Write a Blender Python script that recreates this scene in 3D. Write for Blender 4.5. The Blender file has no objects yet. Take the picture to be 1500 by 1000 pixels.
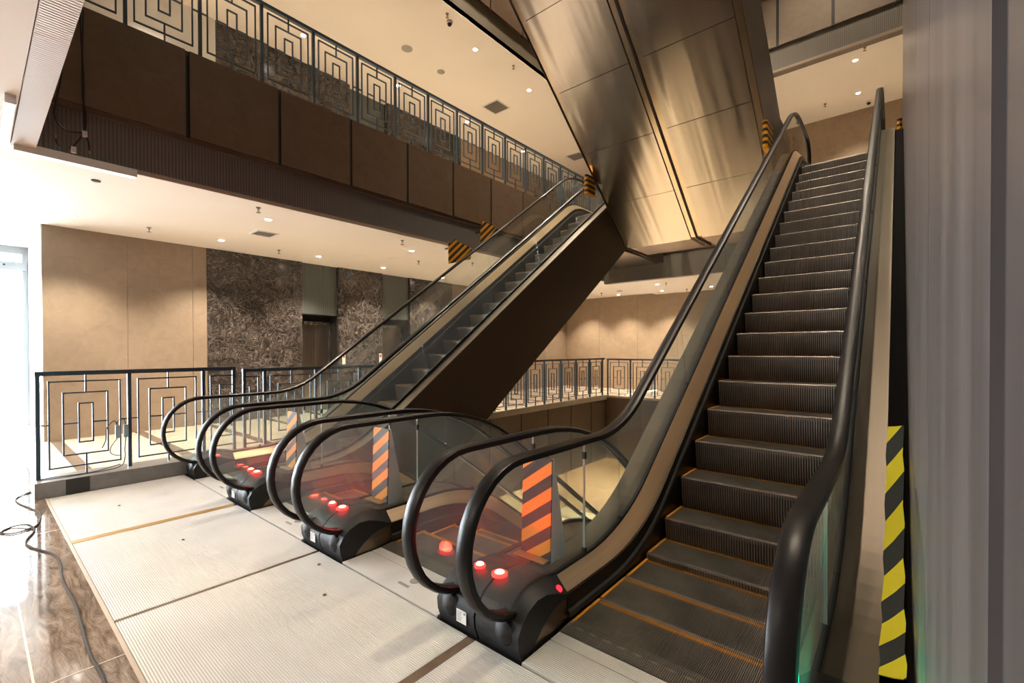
import bpy, math, random
from mathutils import Vector
random.seed(4)
PI = math.pi
sc = bpy.context.scene
COL = sc.collection

# ------------------------------------------------------------------ mesh helpers
class MB:
    """collects shapes and links them as ONE mesh object"""
    def __init__(self): self.v = []; self.f = []; self.mi = {}
    def add(self, vs, fs):
        o = len(self.v); self.v += [tuple(p) for p in vs]; self.f += [tuple(i + o for i in f) for f in fs]
        return self
    def box(self, x0, x1, y0, y1, z0, z1):
        return self.add([(x0,y0,z0),(x1,y0,z0),(x1,y1,z0),(x0,y1,z0),(x0,y0,z1),(x1,y0,z1),(x1,y1,z1),(x0,y1,z1)],
                 [(3,2,1,0),(4,5,6,7),(0,1,5,4),(1,2,6,5),(2,3,7,6),(3,0,4,7)])
    def prism(self, yz, x0, x1):
        n = len(yz)
        return self.add([(x0,y,z) for y, z in yz] + [(x1,y,z) for y, z in yz],
                 [tuple(range(n))[::-1], tuple(range(n, 2*n))] + [(i, (i+1) % n, n+(i+1) % n, n+i) for i in range(n)])
    def loft(self, rings, closed=True, caps=True):
        k = len(rings[0]); vs = [p for r in rings for p in r]; fs = []
        for i in range(len(rings)-1):
            for j in range(k if closed else k-1):
                a = i*k+j; b = i*k+(j+1) % k
                fs.append((a, b, b+k, a+k))
        if caps and closed:
            fs += [tuple(range(k))[::-1], tuple(range((len(rings)-1)*k, len(rings)*k))]
        return self.add(vs, fs)
    def tube(self, pts, r, n=8):
        pts = [Vector(p) for p in pts]; rings = []; up = None
        for i, p in enumerate(pts):
            d = (pts[min(i+1, len(pts)-1)] - pts[max(i-1, 0)]).normalized()
            if up is None:
                up = Vector((0,0,1)) if abs(d.z) < .9 else Vector((1,0,0))
            s = d.cross(up).normalized(); up = s.cross(d).normalized()
            rings.append([p + s*(r*math.cos(2*PI*j/n)) + up*(r*math.sin(2*PI*j/n)) for j in range(n)])
        return self.loft(rings)
    def lathe(self, prof, c, n=20, axis='z'):
        rings = []
        for r, h in prof:
            rg = []
            for j in range(n):
                a = 2*PI*j/n; x = r*math.cos(a); y = r*math.sin(a)
                if axis == 'z': rg.append((c[0]+x, c[1]+y, c[2]+h))
                elif axis == 'x': rg.append((c[0]+h, c[1]+x, c[2]+y))
                else: rg.append((c[0]+x, c[1]+h, c[2]+y))
            rings.append(rg)
        return self.loft(rings)
    def mesh(self, name, m, smooth=False):
        me = bpy.data.meshes.new(name); me.from_pydata(self.v, [], self.f); me.update()
        for q in (m if isinstance(m, (list, tuple)) else [m]):
            if q: me.materials.append(q)
        for k, i in self.mi.items(): me.polygons[k].material_index = i
        import bmesh
        b = bmesh.new(); b.from_mesh(me); bmesh.ops.recalc_face_normals(b, faces=b.faces); b.to_mesh(me); b.free()
        if smooth:
            me.polygons.foreach_set('use_smooth', [True]*len(me.polygons))
            try: me.set_sharp_from_angle(angle=math.radians(35))
            except Exception: pass
        return me
    def obj(self, name, m, parent=None, smooth=False):
        o = bpy.data.objects.new(name, self.mesh(name, m, smooth)); COL.objects.link(o)
        if parent: o.parent = parent
        return o

def tag(o, label, cat, group=None, kind=None):
    o['label'] = label; o['category'] = cat
    if group: o['group'] = group
    if kind: o['kind'] = kind
    return o
def struct(o): o['kind'] = 'structure'; return o
def empty(name, loc=(0,0,0), label=None, cat=None, group=None):
    o = bpy.data.objects.new(name, None); COL.objects.link(o); o.location = loc; o.empty_display_size = .1
    if label: tag(o, label, cat, group)
    return o
def copy_tree(o, parent=None):
    c = o.copy(); COL.objects.link(c)
    if parent: c.parent = parent
    for ch in list(o.children): copy_tree(ch, c)
    return c

# ------------------------------------------------------------------ materials
def nt(name):
    m = bpy.data.materials.new(name); m.use_nodes = True; t = m.node_tree
    return m, t, t.nodes['Principled BSDF']
def L(t, a, b): t.links.new(a, b)
def coords(t, scale=(1,1,1), kind='Object', rot=(0,0,0)):
    c = t.nodes.new('ShaderNodeTexCoord'); mp = t.nodes.new('ShaderNodeMapping')
    mp.inputs['Scale'].default_value = scale; mp.inputs['Rotation'].default_value = rot
    L(t, c.outputs[kind], mp.inputs['Vector']); return mp.outputs['Vector']
def ramp(t, fac, stops):
    r = t.nodes.new('ShaderNodeValToRGB'); e = r.color_ramp.elements
    while len(e) < len(stops): e.new(.5)
    for i, (p, c) in enumerate(stops): e[i].position = p; e[i].color = (*c, 1)
    L(t, fac, r.inputs['Fac']); return r.outputs['Color']
def noise(t, vec, scale, detail=4, rough=.55, dist=0):
    n = t.nodes.new('ShaderNodeTexNoise'); n.inputs['Scale'].default_value = scale; n.inputs['Detail'].default_value = detail
    n.inputs['Roughness'].default_value = rough; n.inputs['Distortion'].default_value = dist
    L(t, vec, n.inputs['Vector']); return n.outputs['Fac']
def bump(t, b, h, strength=.3, dist=.01):
    n = t.nodes.new('ShaderNodeBump'); n.inputs['Strength'].default_value = strength; n.inputs['Distance'].default_value = dist
    L(t, h, n.inputs['Height']); L(t, n.outputs['Normal'], b.inputs['Normal'])
def simple(name, col, rough=.5, metal=0., nz=0., scale=(8,8,8), spec=None, bmp=0.):
    m, t, b = nt(name)
    b.inputs['Base Color'].default_value = (*col, 1); b.inputs['Roughness'].default_value = rough; b.inputs['Metallic'].default_value = metal
    if spec is not None: b.inputs['Specular IOR Level'].default_value = spec
    if nz:
        f = noise(t, coords(t, scale), 1.0)
        L(t, ramp(t, f, [(.3, tuple(c*(1-nz) for c in col)), (.7, tuple(min(1, c*(1+nz)) for c in col))]), b.inputs['Base Color'])
        if bmp: bump(t, b, f, bmp, .005)
    return m
def emit(name, col, s):
    m, t, b = nt(name); b.inputs['Base Color'].default_value = (.02,.02,.02,1)
    b.inputs['Emission Color'].default_value = (*col, 1); b.inputs['Emission Strength'].default_value = s; return m
def stripes(name, c1, c2, vec, period, phase=0., rough=.45):
    m, t, b = nt(name)
    c = t.nodes.new('ShaderNodeTexCoord'); d = t.nodes.new('ShaderNodeVectorMath'); d.operation = 'DOT_PRODUCT'
    d.inputs[1].default_value = tuple(v/period for v in vec); L(t, c.outputs['Object'], d.inputs[0])
    a = t.nodes.new('ShaderNodeMath'); a.operation = 'ADD'; a.inputs[1].default_value = phase + 50; L(t, d.outputs['Value'], a.inputs[0])
    f = t.nodes.new('ShaderNodeMath'); f.operation = 'FRACT'; L(t, a.outputs[0], f.inputs[0])
    g = t.nodes.new('ShaderNodeMath'); g.operation = 'GREATER_THAN'; g.inputs[1].default_value = .5; L(t, f.outputs[0], g.inputs[0])
    L(t, ramp(t, g.outputs[0], [(0, c1), (1, c2)]), b.inputs['Base Color']); b.inputs['Roughness'].default_value = rough
    return m
def ribbed(name, col, axis, pitch, rough=.5, metal=0., depth=.6):
    m, t, b = nt(name)
    w = t.nodes.new('ShaderNodeTexWave'); w.wave_type = 'BANDS'; w.bands_direction = axis; w.inputs['Scale'].default_value = 2*PI/(pitch*20)
    L(t, coords(t), w.inputs['Vector'])
    L(t, ramp(t, w.outputs['Fac'], [(0, tuple(c*.6 for c in col)), (.6, col)]), b.inputs['Base Color'])
    b.inputs['Roughness'].default_value = rough; b.inputs['Metallic'].default_value = metal
    bump(t, b, w.outputs['Fac'], depth, .006); return m

def swirl_stone(name, lo, mid, hi, scale, rough, stretch=(1,1,1), ww=.2, rot=0., wob=1.5):
    m, t, b = nt(name)
    v = coords(t, stretch, 'Object', (0,0,rot))
    q = t.nodes.new('ShaderNodeTexNoise'); q.inputs['Scale'].default_value = scale*.55; q.inputs['Detail'].default_value = 2; L(t, v, q.inputs['Vector'])
    va = t.nodes.new('ShaderNodeVectorMath'); va.operation = 'MULTIPLY_ADD'; va.inputs[1].default_value = (wob,wob,wob); L(t, q.outputs['Color'], va.inputs[0]); L(t, v, va.inputs[2])
    mp = t.nodes.new('ShaderNodeMapping'); mp.inputs['Scale'].default_value = (1,1,1); L(t, va.outputs[0], mp.inputs['Vector']); v = mp.outputs['Vector']
    n1 = t.nodes.new('ShaderNodeTexNoise'); n1.inputs['Scale'].default_value = scale; n1.inputs['Detail'].default_value = 9; n1.inputs['Roughness'].default_value = .68; n1.inputs['Distortion'].default_value = 1.5
    L(t, v, n1.inputs['Vector'])
    w = t.nodes.new('ShaderNodeTexWave'); w.inputs['Scale'].default_value = scale*2.6; w.inputs['Distortion'].default_value = 7
    w.inputs['Detail'].default_value = 5; w.inputs['Detail Scale'].default_value = 1.3; L(t, v, w.inputs['Vector'])
    mx = t.nodes.new('ShaderNodeMath'); mx.operation = 'MULTIPLY_ADD'; mx.inputs[1].default_value = ww; L(t, w.outputs['Fac'], mx.inputs[0])
    s = t.nodes.new('ShaderNodeMath'); s.operation = 'MULTIPLY'; s.inputs[1].default_value = 1.02-ww; L(t, n1.outputs['Fac'], s.inputs[0]); L(t, s.outputs[0], mx.inputs[2])
    L(t, ramp(t, mx.outputs[0], [(.38, lo), (.54, mid), (.76, hi)]), b.inputs['Base Color'])
    b.inputs['Roughness'].default_value = rough; return m

def travertine(name, col, rough=.6):
    m, t, b = nt(name)
    f = noise(t, coords(t, (3,3,3)), 1.6, 8, .65, .8)
    L(t, ramp(t, f, [(.25, tuple(c*.82 for c in col)), (.55, col), (.8, tuple(c*1.12 for c in col))]), b.inputs['Base Color'])
    b.inputs['Roughness'].default_value = rough; return m

def brushed(name, col, rough, stretch, amp=.12, bscale=1., metal=1.):
    """steel with fine lines running along the axis whose stretch is smallest"""
    m, t, b = nt(name)
    f = noise(t, coords(t, stretch), bscale, 3, .6)
    L(t, ramp(t, f, [(.3, tuple(c*(1-amp) for c in col)), (.7, tuple(min(1, c*(1+amp)) for c in col))]), b.inputs['Base Color'])
    rr = t.nodes.new('ShaderNodeMapRange'); rr.inputs['To Min'].default_value = rough*.8; rr.inputs['To Max'].default_value = rough*1.3
    L(t, f, rr.inputs['Value']); L(t, rr.outputs['Result'], b.inputs['Roughness'])
    b.inputs['Metallic'].default_value = metal; return m

def wavy_steel(name, col, rough):
    m, t, b = nt(name)
    b.inputs['Base Color'].default_value = (*col, 1); b.inputs['Metallic'].default_value = 1; b.inputs['Roughness'].default_value = rough
    v = coords(t, (1.0, .05, .05))
    f = noise(t, v, 5.0, 1.0, .3, .12)
    bump(t, b, f, .14, .05); return m

def glass(name, tint, dust=.0):
    m = bpy.data.materials.new(name); m.use_nodes = True; t = m.node_tree
    for n in list(t.nodes):
        if n.type != 'OUTPUT_MATERIAL': t.nodes.remove(n)
    out = [n for n in t.nodes if n.type == 'OUTPUT_MATERIAL'][0]
    tr = t.nodes.new('ShaderNodeBsdfTransparent'); tr.inputs['Color'].default_value = (*tint, 1)
    gl = t.nodes.new('ShaderNodeBsdfGlossy'); gl.inputs['Roughness'].default_value = .02
    lw = t.nodes.new('ShaderNodeLayerWeight'); lw.inputs['Blend'].default_value = .5
    pw = t.nodes.new('ShaderNodeMath'); pw.operation = 'POWER'; pw.inputs[1].default_value = 5; L(t, lw.outputs['Facing'], pw.inputs[0])
    fr = t.nodes.new('ShaderNodeMath'); fr.operation = 'MULTIPLY_ADD'; fr.inputs[1].default_value = .8; fr.inputs[2].default_value = .03; L(t, pw.outputs[0], fr.inputs[0])
    mx = t.nodes.new('ShaderNodeMixShader')
    L(t, fr.outputs[0], mx.inputs[0]); L(t, tr.outputs[0], mx.inputs[1]); L(t, gl.outputs[0], mx.inputs[2]); 
    df = t.nodes.new('ShaderNodeBsdfDiffuse'); df.inputs['Color'].default_value = (.8,.78,.75,1)
    tl = t.nodes.new('ShaderNodeBsdfTranslucent'); tl.inputs['Color'].default_value = (.8,.78,.75,1)
    m1 = t.nodes.new('ShaderNodeMixShader'); m1.inputs[0].default_value = .5; L(t, df.outputs[0], m1.inputs[1]); L(t, tl.outputs[0], m1.inputs[2])
    m2 = t.nodes.new('ShaderNodeMixShader'); m2.inputs[0].default_value = dust; L(t, mx.outputs[0], m2.inputs[1]); L(t, m1.outputs[0], m2.inputs[2])
    L(t, m2.outputs[0], out.inputs['Surface'])
    return m

M = {}
M['ceil'] = simple('warm_white_ceiling', (.89,.85,.78), .7, 0, .03, (.4,.4,.4))
M['white_wall'] = simple('pale_wall', (.72,.72,.70), .5, 0, .03, (.5,.5,.5))
M['trav'] = travertine('brown_limestone', (.262,.20,.145), .5)
M['trav_far'] = travertine('light_brown_limestone', (.35,.262,.18), .6)
M['fascia'] = travertine('dark_brown_polished_stone', (.155,.102,.066), .2)
M['fascia_low'] = travertine('brown_fascia_stone', (.14,.098,.063), .45)
M['dark_stone'] = swirl_stone('dark_swirl_granite', (.016,.014,.013), (.050,.042,.037), (.25,.215,.195), 3.8, .2)
M['marble'] = swirl_stone('brown_swirl_marble', (.085,.060,.047), (.19,.145,.115), (.34,.28,.235), 3.4, .08, (1.0,4.5,1), .05, .85, .45)
M['black'] = simple('matt_black', (.012,.011,.010), .5)
M['joint'] = simple('dark_joint', (.02,.018,.016), .45)
M['rib_grey_y'] = ribbed('grey_ribbed_metal_y', (.23,.215,.20), 'Y', .034, .5)
M['rib_grey_x'] = ribbed('grey_ribbed_metal_x', (.23,.205,.17), 'X', .034, .5)
M['rib_olive'] = ribbed('olive_ribbed_metal', (.20,.16,.10), 'Y', .034, .5)
M['rib_tan'] = ribbed('tan_ribbed_trim', (.62,.52,.43), 'X', .03, .5)
M['trim_tan'] = simple('tan_metal_trim', (.40,.31,.24), .45, 0, .05)
M['curb'] = simple('grey_stone_curb', (.20,.195,.195), .3, 0, .12, (10,10,10))
M['rail'] = simple('blue_black_painted_steel', (.04,.07,.10), .34, .3)
M['plate'] = simple('pale_ribbed_aluminium', (.66,.65,.645), .42, .2, .06, (2.5,2.5,2.5))
M['plate_dark'] = simple('dark_comb_aluminium', (.22,.20,.17), .35, .6, .08, (9,9,9))
M['brass'] = simple('brass_strip', (.50,.30,.10), .4, .5, .1, (6,6,6))
M['dirt_strip'] = simple('dirty_seam', (.13,.085,.05), .7, 0, .3, (9,9,9))
M['step'] = simple('dark_aluminium_step', (.19,.165,.14), .42, .5, .45, (3,3,3))
M['riser'] = simple('ridged_aluminium_riser', (.40,.355,.31), .4, .5, .25, (3,5,5))
M['groove'] = simple('black_groove', (.022,.019,.017), .6)
M['plate_groove'] = simple('grey_groove', (.30,.28,.26), .6)
M['nosing'] = simple('pale_aluminium_edge', (.34,.29,.25), .4, .5, .2, (6,6,6))  # edge strip paler than the tread
M['yellow'] = simple('orange_yellow_paint', (.62,.26,.015), .5)
M['deck'] = brushed('brushed_bronze_steel', (.86,.66,.44), .32, (60,.5,.5), .07, metal=.85)
M['deck_out'] = brushed('brushed_outer_steel', (.14,.112,.08), .42, (50,.6,.6), .04, metal=.5)
M['skirt'] = brushed('dark_skirt_steel', (.055,.047,.040), .32, (8,1.0,8), .25)
M['skirt_end'] = brushed('brown_brushed_skirt_end', (.25,.195,.14), .3, (10,2,10), .2)
M['clad'] = brushed('dark_bronze_cladding', (.095,.066,.043), .45, (2,2,2), .06, metal=.35)
M['soffit'] = wavy_steel('wavy_stainless_soffit', (.475,.43,.385), .21)
M['soffit_trim'] = brushed('stainless_channel', (.52,.43,.33), .2, (3,3,3), .1)
M['rubber'] = simple('black_handrail_rubber', (.009,.0075,.0075), .36, 0, 0, spec=.28)
M['gasket'] = simple('black_gasket', (.01,.01,.01), .6)
M['cap'] = simple('black_moulded_plastic', (.018,.018,.019), .5, 0, .3, (14,14,14), spec=.35)
M['brush'] = simple('black_bristle', (.018,.016,.014), .85, 0, .7, (160,160,160), bmp=1.)
M['glass'] = glass('balustrade_glass', (.93,.955,.935), .035)
M['glass_edge'] = simple('pale_green_glass_edge', (.50,.60,.56), .2)
M['pane'] = glass('window_glass', (.97,.985,.98))
M['frame'] = simple('silver_door_frame', (.30,.33,.36), .4, .4)
M['hz_y'] = (.78,.33,.008); M['hz_k'] = (.022,.016,.014)
M['hz_xz'] = stripes('orange_black_board', M['hz_y'], M['hz_k'], (-.573,0,.819), .12)
M['hz_yz'] = stripes('orange_black_guard', M['hz_y'], M['hz_k'], (0,-.66,.75), .10)
M['hz_z'] = stripes('orange_black_pad', M['hz_y'], M['hz_k'], (0,0,1), .10)
M['tape'] = stripes('yellow_black_tape', (.013,.016,.014), (.62,.52,.01), (-5.0,3.0,0), 1.0, rough=.85)
M['board_side'] = simple('daylit_grey_board', (.80,.85,.88), .5)  # reflected daylight is put into the grey board's pale blue colour
M['wall_r'] = None
M['lift'] = brushed('dark_lift_door_steel', (.26,.22,.19), .3, (30,30,1.5), .1)
M['lift_frame'] = brushed('steel_lift_frame', (.42,.40,.36), .25, (30,30,1.5), .1)
M['green_panel'] = ribbed('grey_green_ribbed_panel', (.10,.115,.11), 'Y', .05, .4)
M['white'] = simple('white_plastic', (.75,.75,.73), .4)
M['greyp'] = simple('grey_plastic', (.35,.33,.30), .5)
M['red_emit'] = emit('red_lamp', (1,.10,.06), 30)
M['red_dim'] = emit('red_symbol', (1,.01,.02), 1.6)
M['green_emit'] = emit('green_lamp', (.02,1,.45), 10)
M['lamp'] = emit('lit_lamp_lens', (1,.90,.78), 15)
M['lamp_cool'] = emit('lit_linear_lens', (1,.97,.95), 1.1)
M['chrome'] = simple('sprinkler_metal', (.30,.25,.19), .3, .9)
M['cable'] = simple('black_cable', (.015,.014,.013), .5)
M['gcable'] = simple('grey_cable', (.07,.065,.06), .95, spec=.1)
M['drv'] = simple('pale_blue_driver_box', (.30,.42,.47), .5)
M['copper'] = simple('yellow_wire_tip', (.55,.36,.08), .5)
M['red_paint'] = simple('red_mark', (.55,.03,.02), .5)
M['grey_ink'] = simple('grey_print', (.25,.25,.26), .6)

def right_wall_mat():
    m, t, b = nt('grey_brushed_laminate')
    f = noise(t, coords(t, (1, 3.0, .22)), 2.2, 5, .6, .4)
    L(t, ramp(t, f, [(.32, (.105,.092,.09)), (.55, (.165,.147,.143)), (.72, (.225,.203,.198))]), b.inputs['Base Color'])
    b.inputs['Roughness'].default_value = .33; b.inputs['Metallic'].default_value = .25; return m
M['wall_r'] = right_wall_mat()
def beige_tiles():
    m, t, b = nt('beige_floor_tiles')
    c = t.nodes.new('ShaderNodeTexCoord'); s = t.nodes.new('ShaderNodeSeparateXYZ'); L(t, c.outputs['Object'], s.inputs[0])
    def band(out, period, off, w):
        a = t.nodes.new('ShaderNodeMath'); a.operation = 'MULTIPLY_ADD'; a.inputs[1].default_value = 1/period; a.inputs[2].default_value = off+40; L(t, out, a.inputs[0])
        f = t.nodes.new('ShaderNodeMath'); f.operation = 'FRACT'; L(t, a.outputs[0], f.inputs[0])
        g = t.nodes.new('ShaderNodeMath'); g.operation = 'LESS_THAN'; g.inputs[1].default_value = w; L(t, f.outputs[0], g.inputs[0]); return g.outputs[0]
    base = ramp(t, noise(t, coords(t, (2,2,2)), 2, 6), [(.3, (.50,.43,.35)), (.7, (.62,.55,.46))])
    dk = ramp(t, noise(t, coords(t, (2,2,2)), 5, 6), [(.3, (.12,.09,.07)), (.7, (.22,.17,.13))])
    mix = t.nodes.new('ShaderNodeMix'); mix.data_type = 'RGBA'
    L(t, band(s.outputs['Y'], 1.07, .22, .13), mix.inputs[0]); L(t, base, mix.inputs[6]); L(t, dk, mix.inputs[7])
    L(t, mix.outputs[2], b.inputs['Base Color']); b.inputs['Roughness'].default_value = .18; return m
M['beige'] = beige_tiles()

# ------------------------------------------------------------------ the place: dimensions in metres
H = 4.87                       # upper floor
XV, Y0, Y1 = -6.6, .45, 12.1   # left, near and far edges of the void
XWL, YWF = -10.5, 16.0         # left and far walls
ZC, ZC2 = 3.5, 8.1             # ceilings
def sbox(name, m, *b): return struct(MB().box(*b).obj(name, m))

# --- floors
mfl = MB().box(-13.2,.3,-7,.47,-.2,0); struct(mfl.obj('floor', M['marble']))
g = MB()
for x in (-2.83,-.43,-5.23,-7.63,-10.03): g.box(x-.004, x+.004, -7, .47, 0, .0012)
g.box(-13.2,.05,.165,.174,0,.0012); g.box(-13.2,.05,-.634,-.626,0,.0012); g.box(-13.2,.05,-1.434,-1.426,0,.0012)
struct(g.obj('trim_1', M['trim_tan']))
sbox('floor', M['beige'], -13.2,-6.78,.47,16,-.2,0)
sbox('floor', M['beige'], XV,4,Y1+.05,16,-.2,0)
sbox('floor', M['joint'], -6.78,.05,.47,1.95,-.2,-.03)          # pit floor under the landing plates
sbox('floor', M['beige'], -13.2,XV-.02,-7,16,H-.2,H)
sbox('floor', M['beige'], XV,4,Y1+.05,16,H-.2,H)
sbox('floor', M['beige'], XV,.05,-7,Y0-.15,H-.2,H)
sbox('floor', M['beige'], -10.5,4,-1,16,-5.2,-5)
sbox('floor', simple('pavement', (.6,.6,.6), .8), -40,-13.3,-25,20,-.3,-.1)
# --- ceilings
sbox('ceiling', M['ceil'], -13.2,XV-.07,-7,16,ZC,ZC+.12)
sbox('ceiling', M['ceil'], XV-.07,.05,-7,Y0-.17,ZC,ZC+.12)
sbox('ceiling', M['ceil'], XV-.07,4,Y1+.08,16,ZC-.05,ZC+.12)
sbox('ceiling', M['ceil'], XWL-.4,XV-.05,-7,16,ZC2,ZC2+.12)
sbox('ceiling', M['ceil'], XV-.05,4,Y1+.35,16,ZC2,ZC2+.12)
sbox('ceiling', M['ceil'], XWL,XV-.1,1,16,-1.7,-1.58)
sbox('ceiling', M['ceil'], XV-.1,4,Y1+.1,16,-1.7,-1.58)
sbox('ceiling', M['ceil'], XWL,4,-7,16,12.6,12.8)  # unseen roof added to shut out the bright sky
# --- left wall: brown limestone, dark granite piers, recessed lift bays
def wall_panels(name, m, x, ys, z0, z1, depth=.1, gap=.006, zs=()):
    b = MB()
    zz = [z0] + list(zs) + [z1]
    for a, c in zip(ys[:-1], ys[1:]):
        for p, q in zip(zz[:-1], zz[1:]):
            b.box(x-depth, x, a+gap/2, c-gap/2, p+(gap/2 if p != z0 else 0), q-(gap/2 if q != z1 else 0))
    b.box(x-depth-.1, x-.012, ys[0]+.002, ys[-1]-.002, z0, z1)
    return struct(b.obj(name, m))
wall_panels('wall_left', M['trav'], XWL, [.77,1.83,2.82,3.06], 0, ZC)
wall_panels('wall_left', M['dark_stone'], XWL+.012, [3.06,3.27,4.0,4.74,4.96], 0, ZC)
wall_panels('wall_left', M['dark_stone'], XWL+.012, [5.85,6.06,6.86,7.11], 0, ZC)
wall_panels('wall_left', M['dark_stone'], XWL+.012, [8.0,8.2,8.95,9.6], 0, ZC)
wall_panels('wall_left', M['trav'], XWL, [9.6,11.2,12.8,14.4,16], 0, ZC)
for a, c in ((4.96,5.85),(7.11,8.0)):
    sbox('wall_left', M['green_panel'], XWL-.2,XWL-.06,a+.002,c-.002,2.32,ZC)
    b = MB(); b.box(XWL-.47,XWL-.42,a,c,0,2.32); b.box(XWL-.42,XWL-.06,a-.04,a,0,2.32); b.box(XWL-.42,XWL-.06,c,c+.04,0,2.32)
    b.box(XWL-.42,XWL-.2,a,c,2.32,2.4); struct(b.obj('wall_left', M['joint']))
def lift_door(n, a, c):
    r = empty('door_%d' % n, (XWL-.32, (a+c)/2, 0)); r['kind'] = 'structure'
    w = (c-a)/2
    f = MB(); f.box(-.09,.02,-w,-w+.07,0,2.16); f.box(-.09,.02,w-.07,w,0,2.16); f.box(-.09,.02,-w+.07,w-.07,2.08,2.16); f.obj('door_frame', M['lift_frame'], r)
    MB().box(-.05,-.02,-w+.07,-.003,0,2.08).obj('door_panel', M['lift'], r)
    MB().box(-.05,-.02,.003,w-.07,0,2.08).obj('door_panel', M['lift'], r)
lift_door(1,4.96,5.85); lift_door(2,7.11,8.0)
# upper left wall
wall_panels('wall_left_upper', M['white_wall'], XWL, [-7,-2,.5,3.25], H, ZC2)
wall_panels('wall_left_upper', M['dark_stone'], XWL, [3.25,3.9,5.0,6.2], H, ZC2)
sbox('wall_left_upper', M['green_panel'], XWL-.3,XWL-.15,6.2,7.3,H,ZC2)
wall_panels('wall_left_upper', M['dark_stone'], XWL, [7.3,8.3,9.3,10.0], H, ZC2)
wall_panels('wall_left_upper', M['trav_far'], XWL, [10.0,12,14,16], H, ZC2)
# white return wall and the bright facade
sbox('wall_front_left', M['white_wall'], -13.2,XWL-.02,.77,.95,0,ZC)
struct(MB().box(XWL-.02,XWL+.004,.755,.77,0,ZC).obj('trim_2', M['white']))
# --- far walls
def far_panels(name, m, y, xs, z0, z1):
    b = MB()
    for a, c in zip(xs[:-1], xs[1:]): b.box(a+.003, c-.003, y, y+.1, z0, z1)
    b.box(xs[0], xs[-1], y+.012, y+.2, z0, z1); return struct(b.obj(name, m))
far_panels('wall_back', M['trav_far'], YWF, [-10.7,-9,-7.4,-5.9,-4.4,-2.9,-1.4,.1,1.6,4], 0, ZC+.1)
far_panels('wall_back_upper', M['trav_far'], YWF, [-10.7,-9,-7.4,-5.9,-4.4,-2.9,-1.4,.1,1.6,4], H, ZC2+.1)
far_panels('wall_back_lower', M['trav_far'], YWF, [-10.7,-7.4,-4.4,-1.4,1.6,4], -5, -1.6)
sbox('wall_left_lower', M['trav_far'], XWL-.2,XWL,-1,16,-5,-1.6)
sbox('wall_front_lower', M['fascia_low'], XWL,.1,1.0,1.2,-5,-.2)
sbox('light_block_right', M['trav'], .245,4,Y1-.05,Y1+.0,-5,12.6)  # unseen wall added to stop sky light leaking into the back area
sbox('wall_right_far', M['trav_far'], 4,4.2,12,16,-5,12.6)
sbox('light_block_front', M['trav'], -13.2,.3,-7.2,-7,0,12.6)  # unseen wall added behind the camera to cut flat frontal sky light
sbox('wall_left_top', M['trav'], XWL-.2,XWL,-7,16,ZC2+.12,12.6)
far_panels('wall_back_top', M['trav_far'], YWF, [-10.7,-7.4,-4.4,-1.4,1.6,4], ZC2+.12, 12.6)
# --- right wall: tall grey brushed panels beside the escalator
b = MB(); ed = [-7,.447,.512,1.49,2.70,4.6,7.4,12.2]
for i, (a, c) in enumerate(zip(ed[:-1], ed[1:])):
    if i == 1: continue
    b.box(.055,.095,a+.003,c-.003,-5,12.6)
b.box(.075,.24,-7,12.2,-5,12.6)
struct(b.obj('wall_right', M['wall_r']))
struct(MB().box(.063,.075,.44,.52,-5,12.6).obj('trim_3', simple('blue_grey_groove', (.055,.055,.075), .4)))
# --- fascias round the void
def fascia_y(x, za, zb, ys, m, names, jw=.045, lip=.06):
    """stone panels along Y on the left side of the void, black joints, ribbed band below"""
    b = MB()
    for a, c in zip(ys[:-1], ys[1:]): b.box(x-.1, x, a+jw/2, c-jw/2, za, zb)
    struct(b.obj(names[0], m))
    j = MB()
    for y in ys[1:-1]: j.box(x-.09, x-.012, y-jw/2, y+jw/2, za-.012, zb-.004)
    struct(j.obj(names[1], M['joint']))
ysU = [.46,1.74+.0,2.82,3.91,5.0,6.08,7.16,8.24,9.32,10.4,11.48,12.1]
fascia_y(XV, 4.06, 5.10, ysU, M['fascia'], ('trim_4','trim_5'))
struct(MB().box(XV-.30,XV-.062,Y0,Y1+.07,ZC+.012,4.06).obj('trim_6', M['rib_grey_y']))
struct(MB().box(XV-.12,XV-.02,Y0,Y1,4.00,4.058).obj('trim_7', M['fascia_low']))
struct(MB().box(XV-.075,XV-.058,Y0-.0,Y1,ZC-.02,ZC+.03).obj('trim_8', M['trim_tan']))
struct(MB().box(XV-.35,XV-.1,Y0,Y1+.1,4.06,5.095).obj('trim_9', M['fascia']))
struct(MB().box(XV-.07,.05,Y0-.165,Y0,ZC-.02,ZC+.06).obj('trim_10', M['rib_tan']))
struct(MB().box(XV-.07,.05,Y0-.15,Y0,ZC+.06,5.1).obj('trim_11', M['fascia']))
# far side of the void, upper floor
struct(MB().box(XV-.05,4,Y1+.02,Y1+.2,3.40,4.06).obj('trim_12', M['rib_grey_x']))
struct(MB().box(XV-.05,4,Y1,Y1+.2,4.06,H+.03).obj('trim_13', M['fascia']))
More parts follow.
